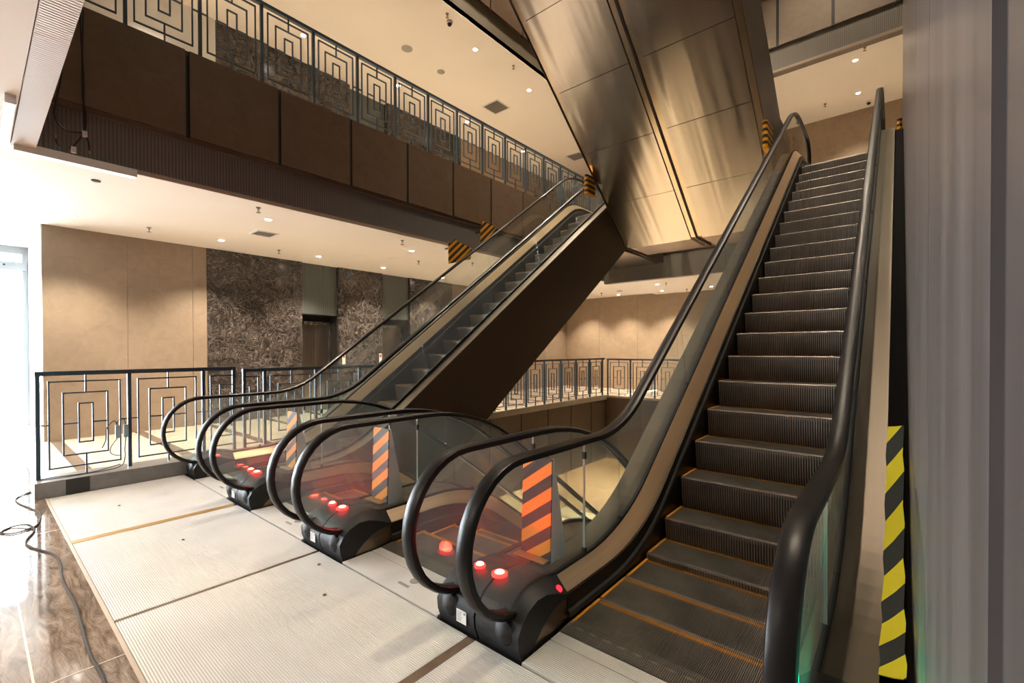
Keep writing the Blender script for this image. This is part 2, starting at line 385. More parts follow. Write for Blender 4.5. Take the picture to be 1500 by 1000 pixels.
# third floor edge
fascia_y(XV, 8.66, 9.8, ysU, M['fascia'], ('trim_14','trim_15'))
struct(MB().box(XV-.30,XV-.05,Y0,Y1+.3,ZC2+.012,8.66).obj('trim_16', M['rib_olive']))
struct(MB().box(XV-.35,XV-.1,Y0,Y1+.3,8.66,9.79).obj('trim_17', M['fascia_low']))
yF = Y1+.3
struct(MB().box(XV-.05,4,yF+.02,yF+.25,ZC2-.06,8.62).obj('trim_18', M['rib_grey_x']))
b = MB(); xs = [-6.6,-5.5,-4.4,-3.31,-2.2,-1.12,-.02,1.1]
for a, c in zip(xs[:-1], xs[1:]): b.box(a+.03,c-.03,yF-.03,yF+.1,8.62,9.8)
struct(b.obj('trim_19', M['trav']))
b = MB()
for x in xs[1:-1]: b.box(x-.03,x+.03,yF-.02,yF+.05,8.605,9.79)
struct(b.obj('trim_20', M['joint']))
struct(MB().box(XV-.05,1.1,yF+.1,yF+.25,8.62,9.79).obj('trim_21', M['fascia_low']))
struct(MB().box(XV-.07,4,yF-.0,yF+.05,ZC2-.07,ZC2-.02).obj('trim_22', M['trim_tan']))
# main floor edges below the railing
ysL = [2.0,2.9,3.95,5.0,6.05,7.09,8.13,9.18,10.21,11.25,12.1]
fascia_y(XV+.02, -1.72, .06, ysL, M['fascia_low'], ('trim_23','trim_24'), .04)
struct(MB().box(XV-.3,XV-.08,2.0,Y1+.1,-1.72,.055).obj('trim_25', M['joint']))
b = MB(); xl = [-6.56,-5.5,-4.45,-3.4,-2.35,-1.3,-.25,.04]
for a, c in zip(xl[:-1], xl[1:]): b.box(a+.015,c-.015,Y1,Y1+.1,-1.72,.06)
b.box(-6.75,.05,Y1+.02,Y1+.2,-1.72,.055)
struct(b.obj('trim_26', M['fascia_low']))
struct(MB().box(-6.6,.05,Y1-.01,Y1+.3,.06,.11).obj('trim_27', M['beige']))
# curb carrying the railing
b = MB()
b.box(-6.80,-6.43,.40,2.2,0,.16); struct(b.obj('trim_28', M['curb']))
b = MB(); b.box(-6.80,-6.56,2.2,Y1+.1,0,.13); struct(b.obj('trim_29', simple('pale_stone_edge', (.50,.44,.36), .4, 0, .1)))
struct(MB().box(-6.428,-6.424,.62,.80,.005,.155).obj('trim_30', M['joint']))
# facade: glazing at the far left
w = empty('window_1', (-13.2,-3.1,0)); w['kind'] = 'structure'
f = MB(); f.box(-.06,.06,-3.9,3.87,3.36,3.5)
for y in (-3.9,-2.0,-.05,1.9,3.79): f.box(-.05,.05,y,y+.08,0,3.36)
f.obj('window_frame', M['frame'], w)
MB().box(-.09,.09,-3.8,3.85,3.04,3.2).obj('door_header', M['frame'], w)
MB().lathe([(.0,0),(.018,0),(.018,.012),(.0,.014)], (.09,3.55,3.13), 14, 'x').obj('door_sensor', M['black'], w)
MB().box(-.006,.006,-3.8,3.79,.02,3.36).obj('window_glass', M['pane'], w)

# ------------------------------------------------------------------ fretwork railings
def bay_bars():
    """(u0,u1,z0,z1) of one .72 m bay, z above the curb top, rail at 1.07"""
    t = .007; out = []
    def rect(u0,u1,z0,z1):
        out.extend([(u0-t,u1+t,z1-t,z1+t),(u0-t,u1+t,z0-t,z0+t),(u0-t,u0+t,z0+t,z1-t),(u1-t,u1+t,z0+t,z1-t)])
    rect(.08,.64,.09,.98); rect(.185,.535,.21,.86); rect(.305,.415,.335,.745)
    out.extend([(.36-t,.36+t,.987,1.05),(.36-t,.36+t,.867,.973),(.36-t,.36+t,0,.083),(.36-t,.36+t,.097,.203)])
    z = .54
    out.extend([(.02,.073,z-t,z+t),(.647,.70,z-t,z+t),(.192,.298,z-t,z+t),(.422,.528,z-t,z+t)])
    return out
BAY = bay_bars()
def bay_mesh(lo=0., hi=.72, zs=1., th=.011):
    b = MB()
    for u0, u1, z0, z1 in BAY:
        a, c = max(u0, lo), min(u1, hi)
        if c - a > .004: b.box(-th, th, a, c, z0*zs, z1*zs)
    return b.mesh('railing_panel', M['rail'])
FULL = bay_mesh()
def railing(name, label, origin, rotz, posts, end, bays, group='fretwork railings'):
    r = empty(name, origin, label, 'railing', group); r.rotation_euler.z = rotz
    MB().box(-.028,.028,-.02,end+.02,1.045,1.09).obj('top_rail', M['rail'], r)
    for p in posts: MB().box(-.02,.02,p-.017,p+.017,0,1.045).obj('post', M['rail'], r)
    for u, me, in bays:
        o = bpy.data.objects.new('railing_panel', me); COL.objects.link(o); o.parent = r; o.location = (0,u,0)
    return r
XR = -6.62
railing('railing', 'short blue-black fretwork railing on grey curb, in front of the brown wall', (XR,.44,.16), 0, [0,.72,1.44,1.78], 1.78,
        [(0,FULL),(.72,FULL),(1.44,bay_mesh(0,.33))])
railing('railing', 'long fretwork railing along the left floor edge, passing behind the leftmost escalator', (XR,2.345,.13), 0,
        [0,.255]+[.255+.72*k for k in range(1,14)], 9.7, [(-.465,bay_mesh(.475,.72))]+[(.255+.72*k,FULL) for k in range(13)])
railing('railing', 'fretwork railing across the far end of the opening on the escalators\' floor', (-6.57,Y1+.1,.11), -PI/2,
        [.72*k for k in range(10)], 6.48, [(.72*k,FULL) for k in range(9)])
railing('railing', 'fretwork railing of the floor above, on the dark stone balcony', (XR,.44,5.10), 0,
        [.72*k for k in range(17)], 11.52, [(.72*k,FULL) for k in range(16)])
railing('railing', 'small stretch of upper fretwork railing at the far end beside the escalator top', (-6.57,Y1+.12,H+.03), -PI/2,
        [0,.72], .72, [(0,FULL)])

# ------------------------------------------------------------------ escalators
S = .7178; N0 = -2.218                 # nosing line of a rising flight: z = S*y + N0
ANG = math.atan(S)
def fillet(pts, radii, nl=(4,14,4), na=9):
    """polyline p0..p3 with rounded inner corners, always the same number of samples"""
    P = [Vector((a, b)) for a, b in pts]; out = []; cur = P[0]
    for i in (1, 2):
        d0 = (P[i]-P[i-1]).normalized(); d1 = (P[i+1]-P[i]).normalized()
        ang = d0.angle(d1); T = radii[i-1]*math.tan(ang/2)
        a = P[i]-d0*T; c = P[i]+d1*T
        for k in range(nl[i-1]): out.append(cur.lerp(a, k/nl[i-1]))
        sgn = 1 if d0.x*d1.y-d0.y*d1.x > 0 else -1
        ctr = a + Vector((-d0.y, d0.x))*sgn*radii[i-1]
        for k in range(na):
            q = (a-ctr); th = sgn*ang*k/(na-1); co, si = math.cos(th), math.sin(th)
            out.append(ctr + Vector((q.x*co-q.y*si, q.x*si+q.y*co)))
        cur = c
    for k in range(1, nl[2]+1): out.append(cur.lerp(P[3], k/nl[2]))
    return [(p.x, p.y) for p in out]
class Prof:
    """side profile of a flight; up: rises from the landing, down: sinks from it"""
    def __init__(self, up):
        self.up = up
        if up: self.s, self.n0, self.z2 = S, N0, H
        else: self.s, self.n0, self.z2 = -S, S*2.78, -5.0
    def curve(self, lo, so, hi, r1, r2, ya, yb):
        k1 = (lo-so-self.n0)/self.s; k2 = (self.z2+hi-so-self.n0)/self.s
        return fillet([(ya,lo),(k1,lo),(k2,self.z2+hi),(yb,self.z2+hi)], (r1, r2))
PU, PD = Prof(True), Prof(False)
def offs(curve, d):
    out = []
    for i, p in enumerate(curve):
        a = curve[max(i-1,0)]; c = curve[min(i+1,len(curve)-1)]
        tx, tz = c[0]-a[0], c[1]-a[1]; l = math.hypot(tx, tz); out.append((p[0]-tz/l*d, p[1]+tx/l*d))
    return out

RIBP = .0095
def ribs(b, path, x0, x1, depth=.005, pitch=RIBP):
    """sheet ribbed along X following a YZ path (normals to the left of travel)"""
    n = int((x1-x0)/pitch); off = offs(path, depth); k = n*4+1
    us = []
    for i in range(n):
        x = x0+i*pitch; us += [(x,0),(x+pitch*.42,0),(x+pitch*.5,1),(x+pitch*.92,1)]
    us.append((x0+n*pitch,0))
    rings = [[(x, (off if h else path)[j][0], (off if h else path)[j][1]) for x, h in us] for j in range(len(path))]
    f0 = len(b.f); b.loft(rings, closed=False, caps=False)
    for k in range(f0, len(b.f)):
        if (k-f0) % (4*n) % 4 == 0: b.mi[k] = 1
RUN, RISE = .3327, .2388
def step_meshes():
    w = .495
    riser = [(.045,-.30),(.030,-.235),(.012,-.16),(.003,-.09),(0,-.03),(.0,-.004)]
    b = MB(); ribs(b, riser, -w, w, .010, .0165); b.box(-w,w,.055,RUN,-.03,-.012)
    body = b.mesh('step', [M['riser'], M['groove']])
    b = MB(); ribs(b, [(.0,-.012),(.004,-.008),(RUN*.5,-.008),(RUN-.035,-.008)], -w, w, .008, .0085)
    tread = b.mesh('tread', [M['step'], M['groove']])
    c = MB(); ribs(c, [(RUN-.035,-.0075),(RUN-.002,-.0075)], -w, w, .008, .0085)
    c.box(-w-.001,-w+.018,.02,RUN-.002,-.006,.006); c.box(w-.018,w+.001,.02,RUN-.002,-.006,.006)
    e = MB(); ribs(e, [(-.006,-.030),(-.008,-.006),(-.001,.0015),(.012,.0015)], -w, w, .004, .0085)
    return body, tread, c.mesh('demarcation_line', [M['yellow'], M['groove']]), e.mesh('step_nosing', [M['nosing'], M['groove']])
STEP, TREAD, DEMARC, NOSE = step_meshes()

def mirror_sides(fn):
    for sg in (-1, 1): fn(sg)

def build_escalator(P, name, label, group, nstep):
    root = empty(name, (0,0,0), label, 'escalator', group)
    up = P.up
    yend = 11.37 if up else 11.3
    rt, rb = (1.0, 1.5) if up else (2.0, 1.35)
    rt2, rb2 = (1.7, 1.15) if up else (1.0, 1.5)
    NR = .372; yc0 = 1.37+NR; yc1 = yend-NR
    ho = 1.10 if up else 1.12
    hi_h = .90
    hand = P.curve(.912, ho, hi_h, rt, rt2, yc0, yc1)
    top = P.curve(.897, ho-.02, hi_h-.015, rt, rt2, 2.372, yc1-.6)
    du = P.curve(.225, .40, .225, rb, rb2, 2.372, yc1-.6)
    ya, yb = 2.05, yend-.73
    du2 = P.curve(.225, .40, .225, rb, rb2, ya, yb)
    dl2 = P.curve(.15, .235, .15, rb, rb2, ya, yb)
    out2 = P.curve(.222, .38, .22, rb, rb2, ya, yb)
    sk_b = P.curve(-.32, -.34, -.30, rb, rb2, ya, yb)
    # steps
    for i in range(nstep):
        if up:
            y = 4.02+RUN*(i-6); z = S*y+N0 + .0
        else:
            y = 2.024+RUN*i; z = 0
        # height on the rounded nosing path
        ref = STEPREF[up]
        z = interp(ref, y + (.0 if up else RUN))
        if up and z > H-.01: z = H
        o = bpy.data.objects.new('step', STEP); COL.objects.link(o); o.parent = root; o.location = (0,y,z-.0005*i/nstep)
        d = bpy.data.objects.new('tread', TREAD); COL.objects.link(d); d.parent = o
        d = bpy.data.objects.new('step_nosing', NOSE); COL.objects.link(d); d.parent = o
        d = bpy.data.objects.new('demarcation_line', DEMARC); COL.objects.link(d); d.parent = o
    # combs
    cb = MB(); ribs(cb, [(1.955,0.0),(2.05,.006),(2.085,.001)], -.498,.498, .003); cb.box(-.498,.498,1.955,2.02,-.03,-.003)
    cb.obj('comb_plate', [M['plate_dark'], M['groove']], root)
    if up:
        cb = MB(); yk = 4.02+RUN*(nstep-6)
        cb.box(-.50,.50,yk+.0,yk+.16,H-.03,H+.006); cb.obj('comb_plate', M['plate_dark'], root)
        pl = MB(); pl.box(-.785,.785,yk+.165,12.1,H-.04,H+.002); pl.obj('upper_landing_plate', M['plate'], root)
    def side(sg):
        X = lambda a: sg*a
        # handrail: bottom inlet, newel bend, run, newel bend, inlet
        path = [(1.95,.912-2*NR),(1.85,.912-2*NR)]
        for k in range(17):
            a = -PI/2 - PI*k/16; path.append((yc0+NR*math.cos(a), .912-NR+NR*math.sin(a)))
        path += hand[1:-1]
        ze = hand[-1][1]
        for k in range(17):
            a = PI/2 - PI*k/16; path.append((yc1+NR*math.cos(a), ze-NR+NR*math.sin(a)))
        path += [(yc1-.1, ze-2*NR),(yc1-.2, ze-2*NR)]
        sec = [(-.040,-.016),(-.041,0),(-.036,.012),(-.022,.019),(0,.020),(.022,.019),(.036,.012),(.041,0),(.040,-.016),(.026,-.019),(.012,-.012),(-.012,-.012),(-.026,-.019)]
        rings = []
        for i, p in enumerate(path):
            a = path[max(i-1,0)]; c = path[min(i+1,len(path)-1)]; tx, tz = c[0]-a[0], c[1]-a[1]; l = math.hypot(tx,tz)
            nx, nz = -tz/l, tx/l
            rings.append([(X(.60)+u, p[0]+nx*v, p[1]+nz*v) for u, v in sec])
        MB().loft(rings).obj('handrail', M['rubber'], root, True)
        # glass: newel pane, then panes along the flight
        g = []
        zl = .19
        for k in range(25):
            a = PI/2 + PI*k/24
            y, z = yc0+(NR-.012)*math.cos(a), .912-NR+(NR-.012)*math.sin(a)
            if z > zl: g.append((y,z))
        g = g + [(1.64,zl),(2.366,zl),(2.366,.90)]
        MB().prism(g, X(.60)-.006, X(.60)+.006).obj('glass_panel', M['glass'], root)
        br = [0,8,15,18,21,24,len(top)-1] if up else [0,8,15,18,21,24,len(top)-1]
        for a, c in zip(br[:-1], br[1:]):
            rings = []
            for i in range(a, c+1):
                (y0,z0), (y1,z1) = du[i], top[i]
                e = .003 if i == a else (-.003 if i == c else 0)
                rings.append([(X(.60)-.006,y0+e,z0-.01),(X(.60)+.006,y0+e,z0-.01),(X(.60)+.006,y1+e,z1),(X(.60)-.006,y1+e,z1)])
            MB().loft(rings).obj('glass_panel', M['glass'], root)
        if True:   # upper newel pane
            g = []; zu = P.z2+.19
            for k in range(25):
                a = PI/2 - PI*k/24
                y, z = yc1+(NR-.012)*math.cos(a), ze-NR+(NR-.012)*math.sin(a)
                if z > zu: g.append((y,z))
            g += [(yc1+.1,zu),(yc1-.594,zu),(yc1-.594,ze-.015)]
            MB().prism(g, X(.60)-.006, X(.60)+.006).obj('glass_panel', M['glass'], root)
        # clamps at glass joints
        for y, z in [du[i] for i in br[1:-1]] + [(2.37,.235),(2.37,.81)]:
            MB().box(X(.60)-.011,X(.60)+.011,y-.009,y+.009,z-.01,z+.032).obj('glass_clamp', M['gasket'], root)
        MB().box(X(.60)-.0065,X(.60)+.0065,2.3672,2.3705,.20,.895).obj('glass_edge', M['glass_edge'], root)
        # inner deck, gasket, skirt, brush, outer deck, cladding
        rings = [[(X(.592),a[0],a[1]),(X(.520),b[0],b[1]),(X(.520),b[0],b[1]-.02),(X(.592),a[0],a[1]-.03)] for a, b in zip(du2, dl2)]
        MB().loft(rings).obj('inner_deck', M['deck'], root)
        rings = [[(X(.612),p[0],p[1]+.012),(X(.588),p[0],p[1]+.014),(X(.588),p[0],p[1]-.02),(X(.612),p[0],p[1]-.02)] for p in du2]
        MB().loft(rings).obj('glass_gasket', M['gasket'], root)
        rings = [[(X(.530),a[0],a[1]-.004),(X(.508),a[0],a[1]-.004),(X(.508),b[0],b[1]),(X(.530),b[0],b[1])] for a, b in zip(dl2, sk_b)]
        MB().loft(rings).obj('skirt_panel', M['skirt'], root)
        rings = [[(X(.510),a[0],a[1]-.085),(X(.492),a[0],a[1]-.095),(X(.492),a[0],a[1]-.125),(X(.510),a[0],a[1]-.115)] for a in dl2]
        MB().loft(rings).obj('skirt_brush', M['brush'], root)
        rings = [[(X(.612),p[0],p[1]),(X(.786),p[0],p[1]-.004),(X(.786),p[0],p[1]-.03),(X(.612),p[0],p[1]-.03)] for p in out2]
        MB().loft(rings).obj('outer_deck', M['deck_out'], root)
        bot = P.curve(-1.1, -1.05, -1.1, .05, .05, 2.1, 12.0 if up else yb)
        tp = P.curve(.19, .35, .19, rb, rb2, 2.1, 12.0 if up else yb)
        rings = [[(X(.778),a[0],a[1]),(X(.787),a[0],a[1]),(X(.787),b[0],b[1]),(X(.778),b[0],b[1])] for a, b in zip(tp, bot)]
        MB().loft(rings).obj('side_cladding', M['clad'], root)
        rings = [[(X(.66),b[0],b[1]+.035),(X(.777),b[0],b[1]+.035),(X(.777),b[0],b[1]+.075),(X(.66),b[0],b[1]+.075)] for b in bot]
        MB().loft(rings).obj('soffit_edge', M['soffit_trim'], root)
        # black moulded newel cover with handrail inlet, steel skirt end under its arch
        capo = [(1.66,-.02),(1.635,.05),(1.63,.11),(1.66,.165),(1.71,.215),(1.78,.25),(1.86,.262),(1.95,.256),(2.0,.247),(2.055,.236),
               (2.055,.125),(2.0,.135),(1.95,.128),(1.88,.105),(1.82,.07),(1.77,.03),(1.735,-.02)]
        capi = [(1.66,-.02),(1.635,.05),(1.63,.11),(1.66,.16),(1.71,.20),(1.78,.226),(1.86,.222),(1.95,.192),(2.0,.168),(2.055,.148),
               (2.055,.128),(2.0,.133),(1.95,.127),(1.88,.105),(1.82,.07),(1.77,.03),(1.735,-.02)]
        c = MB().loft([[(X(a_), y, z) for y, z in pr] for a_, pr in ((.786,capo),(.592,capo),(.508,capi))]).obj('newel_cover', M['cap'], root, True)
        MB().lathe([(0,-.035),(.035,-.03),(.06,-.012),(.068,.02),(.068,.06)], (X(.60),1.648,.10), 18, 'y').obj('handrail_inlet', M['gasket'], c, True)
        end = [(1.735,-.02),(1.77,.03),(1.82,.07),(1.88,.105),(1.95,.128),(2.0,.133),(2.055,.126),(2.7,.12),(2.7,-.02)] if not up else \
              [(1.735,-.02),(1.77,.03),(1.82,.07),(1.88,.105),(1.95,.128),(2.0,.133),(2.055,.126),(2.40,.12),(2.40,-.02)]
        MB().prism(end, X(.512), X(.522)).obj('skirt_end', M['skirt_end'], root)
        if up:
            zt = P.z2; y9 = yend
            cap2 = [(y9-.27,zt),(y9-.26,zt+.10),(y9-.34,zt+.20),(y9-.5,zt+.25),(y9-.74,zt+.235),(y9-.74,zt+.0)]
            MB().prism(cap2, X(.505), X(.786)).obj('newel_cover', M['cap'], root)
    mirror_sides(side)
    # soffit panels under the truss
    bot = P.curve(-1.1, -1.05, -1.1, .05, .05, 2.1, 12.0 if up else yend-.73)
    pts = []
    for a, c in zip(bot[:-1], bot[1:]):
        n = max(1, int(math.hypot(c[0]-a[0], c[1]-a[1])/.1))
        for k in range(n): pts.append((a[0]+(c[0]-a[0])*k/n, a[1]+(c[1]-a[1])*k/n))
    pts.append(bot[-1])
    cuts = [2.1, 3.02] + [3.02+.97*k for k in range(1,8)] + [20]
    for a, c in zip(cuts[:-1], cuts[1:]):
        seg = [p for p in pts if a-1e-3 <= p[0] <= c+1e-3]
        if len(seg) < 2: continue
        # close the seam exactly at the cut
        def at(y):
            for p, q in zip(pts[:-1], pts[1:]):
                if p[0] <= y <= q[0] and q[0] > p[0]: return (y, p[1]+(q[1]-p[1])*(y-p[0])/(q[0]-p[0]))
            return pts[-1]
        if a > 2.2: seg = [at(a+.004)] + [p for p in seg if p[0] > a+.01]
        if c < 19: seg = [p for p in seg if p[0] < c-.01] + [at(c-.004)]
        rings = [[(-.672,p[0],p[1]),(.672,p[0],p[1]),(.672,p[0],p[1]+.02),(-.672,p[0],p[1]+.02)] for p in seg]
        MB().loft(rings).obj('soffit_panel', M['soffit'], root)
    return root
def interp(path, y):
    for p, q in zip(path[:-1], path[1:]):
        if p[0] <= y <= q[0]: return p[1]+(q[1]-p[1])*(y-p[0])/max(1e-9, q[0]-p[0])
    return path[0][1] if y < path[0][0] else path[-1][1]
STEPREF = {True: PU.curve(0,0,0,1.1,1.1,1.0,13), False: PD.curve(0,0,0,1.4,1.1,1.0,13)}
XC = [-5.59, -4.005, -2.42, -.835]
G = 'bank of four escalators'
esc_up = build_escalator(PU, 'escalator', 'rising escalator in front, beside the grey wall, its dark ribbed steps seen from below', G, 26)
esc_up.location.x = XC[3]
esc_dn = build_escalator(PD, 'escalator', 'sinking escalator next to the nearest rising one, left of its handrails', G, 15)
esc_dn.location.x = XC[2]
e = copy_tree(esc_up); e.location.x = XC[0]; e['label'] = 'rising escalator beside the fretwork railing, with a dark bronze side panel'
e = copy_tree(esc_dn); e.location.x = XC[1]; e['label'] = 'sinking escalator just right of the dark bronze side panel'
for x, lb in ((XC[1], 'overhead escalator underside of wavy stainless steel, the half nearer the balcony'), (XC[2], 'overhead escalator underside of wavy stainless steel, the half nearer the grey wall')):
    e = copy_tree(esc_up); e.location = (x, 12.82, H+.11); e.rotation_euler.z = PI; e.scale.z = 1.1; e['label'] = lb; e['group'] = 'stainless clad escalators overhead'

# ------------------------------------------------------------------ landing plates
PLATEL = ['pale ribbed landing plate beside the grey curb, farthest from the camera', 'pale ribbed landing plate between the brass strip and the dark seam',
          'broad pale ribbed landing plate in front of the nearest pair of newels', 'pale ribbed landing plate at the foot of the nearest rising escalator']
for i, x in enumerate(XC):
    r = empty('landing_plate', (x,0,0), PLATEL[i], 'floor plate', 'ribbed landing plates')
    x0, x1 = [(-.83,.753),(-.753,.776),(-.776,.753),(-.776,.776)][i]
    def plate(name, ya, yb, xa, xb):
        b = MB(); n = int((yb-ya)/.011); prof = []
        for k in range(n):
            y = ya+(yb-ya)*k/n; p = (yb-ya)/n
            prof += [(y,-.004),(y+p*.25,-.004),(y+p*.32,0),(y+p*.93,0)]
        prof.append((yb,-.004))
        b.loft([[(xa,y,z) for y, z in prof],[(xb,y,z) for y, z in prof]], closed=False, caps=False)
        for k in range(len(b.f)):
            if k % 4 == 0: b.mi[k] = 1
        b.box(xa,xb,ya,yb,-.028,-.006)
        return b.obj(name, [M['plate'], M['plate_groove']], r)
    plate('front_plate', .49, 1.622, x0, x1)
    plate('rear_plate', 1.64, 1.86, -.495, .495)
    plate('rear_plate', 1.87, 1.95, -.495, .495)
    mk = MB(); mk.lathe([(0,0),(.035,0),(.035,.001),(0,.001)], (.10,1.80,.0005), 18)
    mk.box(.03,.13,1.715,1.735,.0005,.0015)
    mk.obj('maker_mark', M['grey_ink'], r)
r = tag(MB().box(-4.835,-4.760,.49,1.60,-.026,.002).obj('seam_strip', M['brass']), 'brass coloured strip set between two pale ribbed plates', 'floor strip')
tag(MB().box(-3.227,-3.198,.49,1.60,-.026,-.003).obj('seam_strip', M['dirt_strip']), 'narrow dark dirty seam between two pale ribbed plates', 'floor strip')
tag(MB().box(-1.665,-1.613,.49,1.62,-.026,-.001).obj('seam_strip', M['dirt_strip']), 'dirty brown strip running up to the nearest pair of newel covers', 'floor strip')
tag(MB().box(-6.428,-.04,.470,.488,-.03,.003).obj('edge_trim', M['trim_tan']), 'thin tan metal edging between brown marble and pale ribbed plates', 'floor edging')

# ------------------------------------------------------------------ warning boards, stop lights, hazard guards
XG = [(XC[0]+XC[1])/2, (XC[1]+XC[2])/2, (XC[2]+XC[3])/2]
WL = ['striped orange and black warning stand on the deck beside the farthest pair of newels', 'striped orange and black warning stand between the two sinking escalators',
      'large striped orange and black warning stand behind the nearest pair of newels']
SL = ['brighter glowing red stop light on the newel covers farthest back', 'brighter glowing red stop light between the two sinking escalators', 'brighter glowing red stop light on the nearest pair of newel covers']
BZ = emit('red_halo_glow', (1,.008,.006), 5)  # bezels glow to stand in for the red halo round the lamps
SL2 = ['smaller red stop light left of its brighter twin, farthest newel pair', 'smaller red stop light left of its brighter twin, between the sinking escalators', 'smaller red stop light left of its brighter twin, nearest newel pair']
def red_spot(x, y, z, col, e):
    l = bpy.data.lights.new('indicator_glow', 'SPOT'); l.energy = e; l.spot_size = math.radians(150); l.spot_blend = .35; l.color = col; l.shadow_soft_size = .03
    o = bpy.data.objects.new('indicator_glow', l); COL.objects.link(o); o.location = (x,y,z-.03); o.rotation_euler = (PI,0,0); return o
for i, x in enumerate(XG):
    r = empty('warning_stand', (x+.0,2.14,.2225), WL[i], 'warning stand', 'striped warning stands')
    b = MB(); b.loft([[(-.10,-.01,0),(.11,-.01,0),(.11,0,0),(-.10,0,0)],[(-.10,.012,.60),(.11,.012,.60),(.11,.022,.60),(-.10,.022,.60)]])
    b.obj('board', M['hz_xz'], r)
    b = MB(); b.add([(.10,0,0),(.11,0,0),(.11,.16,0),(.10,.16,0),(.10,.022,.60),(.11,.022,.60),(.11,.036,.60),(.10,.036,.60)],
                    [(3,2,1,0),(4,5,6,7),(0,1,5,4),(1,2,6,5),(2,3,7,6),(3,0,4,7)]); b.obj('side_board', M['board_side'], r)
    MB().box(-.11,.11,-.075,-.012,.026,.029).obj('foot_flap', M['brass'], r)
    r = empty('stop_light', (x+.02,1.80,.2725), SL[i], 'indicator light', 'red stop lights')
    MB().lathe([(0,-.01),(.042,-.01),(.042,.002),(.030,.006),(0,.006)], (0,0,0), 20).obj('bezel', BZ, r, True)
    MB().lathe([(0,.006),(.026,.006),(.020,.012),(0,.014)], (0,0,0), 20).obj('lens', M['red_emit'], r, True)
    red_spot(x+.02,1.80,.325,(1,.02,.01),7)
    r = empty('stop_light', (x-.125,1.80,.2725), SL2[i], 'indicator light', 'red stop lights')
    MB().lathe([(0,-.01),(.030,-.01),(.030,.004),(.024,.006),(0,.006)], (0,0,0), 20).obj('bezel', BZ, r, True)
    MB().lathe([(0,.006),(.022,.006),(.017,.012),(0,.014)], (0,0,0), 20).obj('lens', M['red_emit'], r, True)
BZ = M['black']
r = empty('stop_light', (XC[3]+.70,1.80,.272), 'green go light on the newel cover against the grey wall', 'indicator light')
MB().lathe([(0,-.01),(.042,-.01),(.042,.002),(.030,.006),(0,.006)], (0,0,0), 20).obj('bezel', BZ, r, True)
MB().lathe([(0,.006),(.026,.006),(.020,.012),(0,.014)], (0,0,0), 20).obj('lens', M['green_emit'], r, True)
red_spot(XC[3]+.70,1.80,.33,(.02,1,.5),3)

# hazard guards and pads
def guard(label, pts, group='hazard guards by the left rising escalator'):
    b = MB(); n = len(pts); x = -6.34
    b.prism(pts, x-.012, x)
    return tag(b.obj('hazard_guard', M['hz_yz']), label, 'hazard board', group)
guard('striped hazard guard hanging from the lower ceiling edge above the left handrail', [(5.72,3.05),(6.28,3.22),(6.33,3.44),(5.95,3.50),(5.9,3.55),(5.76,3.43),(5.72,3.46)])
guard('striped hazard guard fixed on the grey ribbed band above the left handrail', [(6.57,3.57),(6.78,3.70),(7.03,3.98),(6.62,4.04),(6.6,3.93),(6.57,3.92)])
sup = MB(); sup.box(-6.7,-6.352,5.95,5.97,3.40,3.43); tag(sup.obj('bracket', M['rail']), 'small steel bracket holding the lower hazard guard', 'bracket')
sup = MB(); sup.box(-6.68,-6.352,6.75,6.77,3.85,3.88); tag(sup.obj('bracket', M['rail']), 'small steel bracket holding the upper hazard guard', 'bracket')
def pad(label, x0, x1, y0, y1, z0, z1, m='hz_z'):
    b = MB(); r = .03
    b.loft([[(x0,y0+r,z),(x0,y1-r,z),(x0+r,y1,z),(x1-r,y1,z),(x1,y1-r,z),(x1,y0+r,z),(x1-r,y0,z),(x0+r,y0,z)] for z in (z0,z1)])
    return tag(b.obj('hazard_pad', M[m]), label, 'hazard pad', 'striped corner pads')
pad('striped pad on the steel underside edge above the left handrail end', -4.875,-4.793,8.05,8.4,4.62,5.0)
pad('striped pad on the steel underside edge over the nearest rising escalator', -1.632,-1.56,8.0,8.45,4.6,5.02)
pad('striped strip on the end of the grey wall beside the top of the escalator', -.03,.05,11.6,11.9,4.62,5.9)
# transparent guard with faded stripes at the top of the nearest escalator
tag(MB().prism([(10.2,H+.30),(10.9,H+.30),(10.9,H+.72),(10.2,H+.72)], XC[3]-.72, XC[3]-.71).obj('hazard_board', M['hz_yz']), 'striped board seen through the glass at the top of the nearest escalator', 'hazard board')
# tape over the gap by the wall
def deckz(y): return interp(PU.curve(.222,.38,.22,1.5,1.15,2.1,10.64), y)
b = MB(); rings = []
n = 16
for k in range(n+1):
    y = 2.2+1.67*k/n; z = deckz(y)+.004; j = .004*math.sin(k*2.1)
    rings.append([(-.052+j,y,z),(-.01,y,z+.006),(.028+j,y,z+.016),(.028+j,y,z+.013),(-.01,y,z+.002),(-.052+j,y,z-.003)])
b.loft(rings)
tag(b.obj('hazard_tape', M['tape']), 'yellow and black tape stuck over the gap between escalator and grey wall', 'tape')
fz = [(p[0],p[1]-.05) for p in PU.curve(.222,.38,.22,1.5,1.15,1.7,12.0)]
struct(MB().loft([[(-.046,y,z),(.054,y,z),(.054,y,z-.3),(-.046,y,z-.3)] for y,z in fz]).obj('gap_shade_strip', simple('unlit_gap_filler', (.008,.007,.007), .95, spec=.05)))  # black strip added for the shade inside the open gap
# red symbol on the nearest cover
ic = MB(); ic.lathe([(.012,0),(.019,0),(.019,.003),(.012,.003)], (0,0,0), 18, 'x'); ic.box(0,.003,-.004,.004,-.012,.012)
o = ic.obj('direction_symbol', M['red_dim']); o.location = (-1.366,2.0,.190); o.rotation_euler.y = -.75
tag(o, 'small lit red no-entry symbol on the nearest black newel cover', 'indicator light')
